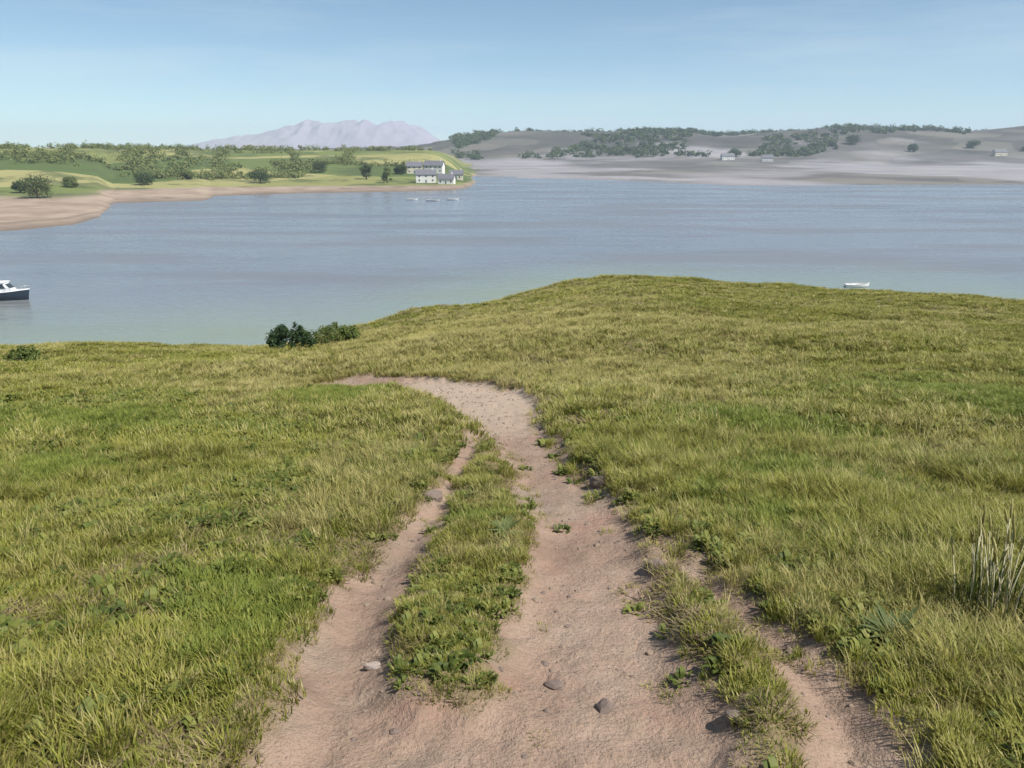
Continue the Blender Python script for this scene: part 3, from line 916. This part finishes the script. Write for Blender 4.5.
# ------------------------------------------------------------------ houses
def house(loc, rz, L, W, hw, hr, wall, label, cat='house', group='houses across the water'):
    e = empty('house', loc, rz); tag(e, label, cat, group)
    wl = MB()
    hx, hy = L / 2, W / 2
    wl.add([(-hx, -hy, -2), (hx, -hy, -2), (hx, hy, -2), (-hx, hy, -2), (-hx, -hy, hw), (hx, -hy, hw), (hx, hy, hw), (-hx, hy, hw), (-hx, 0, hw + hr), (hx, 0, hw + hr)],
           [(0, 1, 5, 4), (2, 3, 7, 6), (1, 2, 6, 9, 5), (3, 0, 4, 8, 7), (0, 3, 2, 1)])
    wl.build('wall', wall, e)
    rf = MB(); o_, t_ = 0.45, 0.22
    sl = hr / hy
    for s in (-1, 1):
        a = [(-hx - o_, s * (hy + o_), hw - o_ * sl + .03), (hx + o_, s * (hy + o_), hw - o_ * sl + .03), (hx + o_, 0, hw + hr + .03), (-hx - o_, 0, hw + hr + .03)]
        b = [(q[0], q[1], q[2] + t_) for q in a]
        rf.add(a + b, [(0, 1, 2, 3), (7, 6, 5, 4), (0, 4, 5, 1), (1, 5, 6, 2), (3, 2, 6, 7), (0, 3, 7, 4)])
    ro = rf.build('roof', M['slate'], e)
    ch = MB(); ch.box(hx * .6, hx * .6 + .9, -.45, .45, hw + hr - .5, hw + hr + 1.2); ch.build('chimney', wall, ro)
    d = MB(); d.box(-.5, .5, -hy - .06, -hy + .1, 0, 2.1); d.build('door', M['door'], e)
    nw = max(2, int(L / 3.6))
    rows = [1.0] if hw < 4.2 else [1.0, 3.7]
    for z0 in rows:
        for i in range(nw):
            cx = -hx + L * (i + .5) / nw
            if abs(cx) < 1.2 and z0 < 2: continue
            m_ = MB(); m_.box(cx - .6, cx + .6, -hy - .05, -hy + .1, z0, z0 + 1.4); f_ = m_.build('window', M['boat_white'], e)
            g = MB(); g.box(cx - .5, cx + .5, -hy - .08, -hy - .052, z0 + .1, z0 + 1.3); g.build('pane', M['window'], f_)
    return e


house(far_ground(425, 585), R(8), 14, 8, 5.6, 3.2, M['white_wall'], 'long white house with grey roof nearest the water at the headland tip')
house(far_ground(446, 575), R(-6), 11, 7.5, 3.6, 3.0, M['white_wall'], 'low white cottage at the outermost end of the headland')
house(far_ground(414, 650), R(4), 12, 8, 5.4, 3.2, M['cream_wall'], 'cream two storey house standing on the slope left of the long white house')
house(far_ground(434, 665), R(-10), 15, 8, 5.6, 3.4, M['white_wall'], 'large white house on the slope above the long waterside house')
house(far_ground(456, 640), R(2), 10, 7, 3.8, 3, M['cream_wall'], 'small cream cottage above the low white cottage')
house(far_ground(728, 1440), R(5), 22, 11, 6, 4.5, M['white_wall'], 'long pale house under the gap in the far grey hills')
house(far_ground(768, 1400), R(-8), 18, 10, 6, 4.5, M['white_wall'], 'pale house on the far shore right of the gap in the hills')
house(far_ground(1000, 1480), R(3), 22, 11, 6, 4.5, M['cream_wall'], 'pale house near the right edge of the far shore')

# ------------------------------------------------------------------ boats
def hull_mesh(L, B, D, sheer=0.35, draft=0.35, st=13):
    v, f = [], []
    rows = []
    for i in range(st):
        q = i / (st - 1)                              # 0 stern, 1 bow
        bw = B / 2 * (0.82 + 0.18 * math.sin(math.pi * min(q * 1.4, 1))) * (1 - max(0, (q - 0.5) / 0.5) ** 2.2) + 0.015
        zt = D + sheer * q * q; x = -L / 2 + L * q
        rows.append([(x + 0.10 * L * max(0, q - .8), -bw, zt), (x, -bw * .93, zt * .55), (x - .02 * L, -bw * .6, -draft * (1 - q * .6)), (x - .02 * L, 0, -draft * 1.25 * (1 - q * .5)),
                     (x - .02 * L, bw * .6, -draft * (1 - q * .6)), (x, bw * .93, zt * .55), (x + 0.10 * L * max(0, q - .8), bw, zt)])
    for r_ in rows: v += r_
    for i in range(st - 1):
        for k_ in range(6):
            a = i * 7 + k_; f.append((a, a + 7, a + 8, a + 1))
    f.append(tuple(range(7)))
    return v, f, rows


def motorboat(loc, rz, label):
    e = empty('motorboat', loc, rz); tag(e, label, 'boat')
    L = 7.6
    v, f, rows = hull_mesh(L, 2.6, 1.0, 0.4)
    hull = mesh_obj('hull', v, f, M['navy'], e, True)
    dk = MB()
    for a, b in zip(rows[:-1], rows[1:]):
        dk.add([(a[0][0], a[0][1] * .97, a[0][2] - .06), (b[0][0], b[0][1] * .97, b[0][2] - .06), (b[6][0], b[6][1] * .97, b[6][2] - .06), (a[6][0], a[6][1] * .97, a[6][2] - .06)], [(0, 1, 2, 3)])
    dk.build('deck', M['boat_deck'], e)
    gw = MB()
    for s in (0, 6): gw.tube([(r_[s][0], r_[s][1], r_[s][2] + .02) for r_ in rows], 0.06, 6)
    gw.build('gunwale', M['boat_white'], e, True)
    cb = MB()
    cb.add([(-.6, -.95, .95), (2.2, -.7, 1.1), (2.2, .7, 1.1), (-.6, .95, .95), (-.6, -.85, 2.35), (1.1, -.7, 2.3), (1.1, .7, 2.3), (-.6, .85, 2.35)],
           [(0, 1, 5, 4), (1, 2, 6, 5), (2, 3, 7, 6), (3, 0, 4, 7)])
    c_ = cb.build('cabin', M['boat_white'], e)
    cr = MB(); cr.box(-1.3, 1.2, -.98, .98, 2.36, 2.46); cr.build('cabin_roof', M['boat_white'], e)
    ws = MB()
    for s in (-1, 1):
        ws.add([(-.4, s * .925, 1.55), (1.35, s * .79, 1.6), (.95, s * .74, 2.2), (-.4, s * .885, 2.2)], [(0, 1, 2, 3)])
    ws.add([(1.78, -.62, 1.62), (1.78, .62, 1.62), (1.27, .62, 2.2), (1.27, -.62, 2.2)], [(0, 1, 2, 3)])
    ws.build('window', M['window'], c_)
    eg = MB(); eg.box(-L / 2 - .5, -L / 2 - .02, -.25, .25, .85, 1.5); eg.tube([(-L / 2 - .25, 0, .9), (-L / 2 - .28, 0, -.4)], .1, 6); eg.build('outboard', M['engine'], e)
    rl = MB()
    rail = [(r_[0][0], r_[0][1] * .95, r_[0][2] + .5) for r_ in rows[7:]] + [(r_[6][0], r_[6][1] * .95, r_[6][2] + .5) for r_ in rows[:6:-1]]
    rl.tube(rail, .022, 5)
    for r_ in rows[7:12]:
        for s in (0, 6): rl.tube([(r_[s][0], r_[s][1] * .95, r_[s][2]), (r_[s][0], r_[s][1] * .95, r_[s][2] + .5)], .018, 5)
    rl.build('rail', M['steel'], e, True)
    return e


def on_water(u, v, z=0.0):
    t, s = ray(u, v); y = EYE / s
    return (t * y, y, z)


mbt = motorboat(on_water(0, 300), R(6), 'dark hulled motorboat with a white cabin on the water at the left edge')
mbt.scale = (1.3, 1.3, 1.3)


def dinghy(loc, rz, L, label, group='small boats'):
    e = empty('rowing_boat', loc, rz); tag(e, label, 'boat', group)
    v, f, rows = hull_mesh(L, L * .38, .55, .25, .2)
    h_ = mesh_obj('hull', v, f, M['boat_white'], e, True)
    inn = MB()
    for a, b in zip(rows[:-1], rows[1:]):
        inn.add([(a[0][0], a[0][1] * .9, .2), (b[0][0], b[0][1] * .9, .2), (b[6][0], b[6][1] * .9, .2), (a[6][0], a[6][1] * .9, .2)], [(0, 1, 2, 3)])
    inn.build('floor', M['boat_deck'], e)
    for q in (-.22, .12):
        s_ = MB(); s_.box(L * q - .14, L * q + .14, -L * .165, L * .165, .38, .43); s_.build('seat', M['boat_deck'], e)
    gw = MB()
    for s in (0, 6): gw.tube([(r_[s][0], r_[s][1], r_[s][2]) for r_ in rows], 0.045, 6)
    gw.build('gunwale', M['boat_deck'], e, True)
    return e


dinghy(on_water(857, 287), R(4), 4.6, 'white rowing boat close in below the right hand brow')
dinghy(on_water(412, 200), R(15), 6.0, 'white boat moored below the houses, nearest the two narrow trees')
dinghy(on_water(433, 201), R(-10), 7.0, 'white boat moored off the headland, middle of three')
dinghy(on_water(453, 200), R(8), 6.0, 'white boat moored off the outermost cottage')
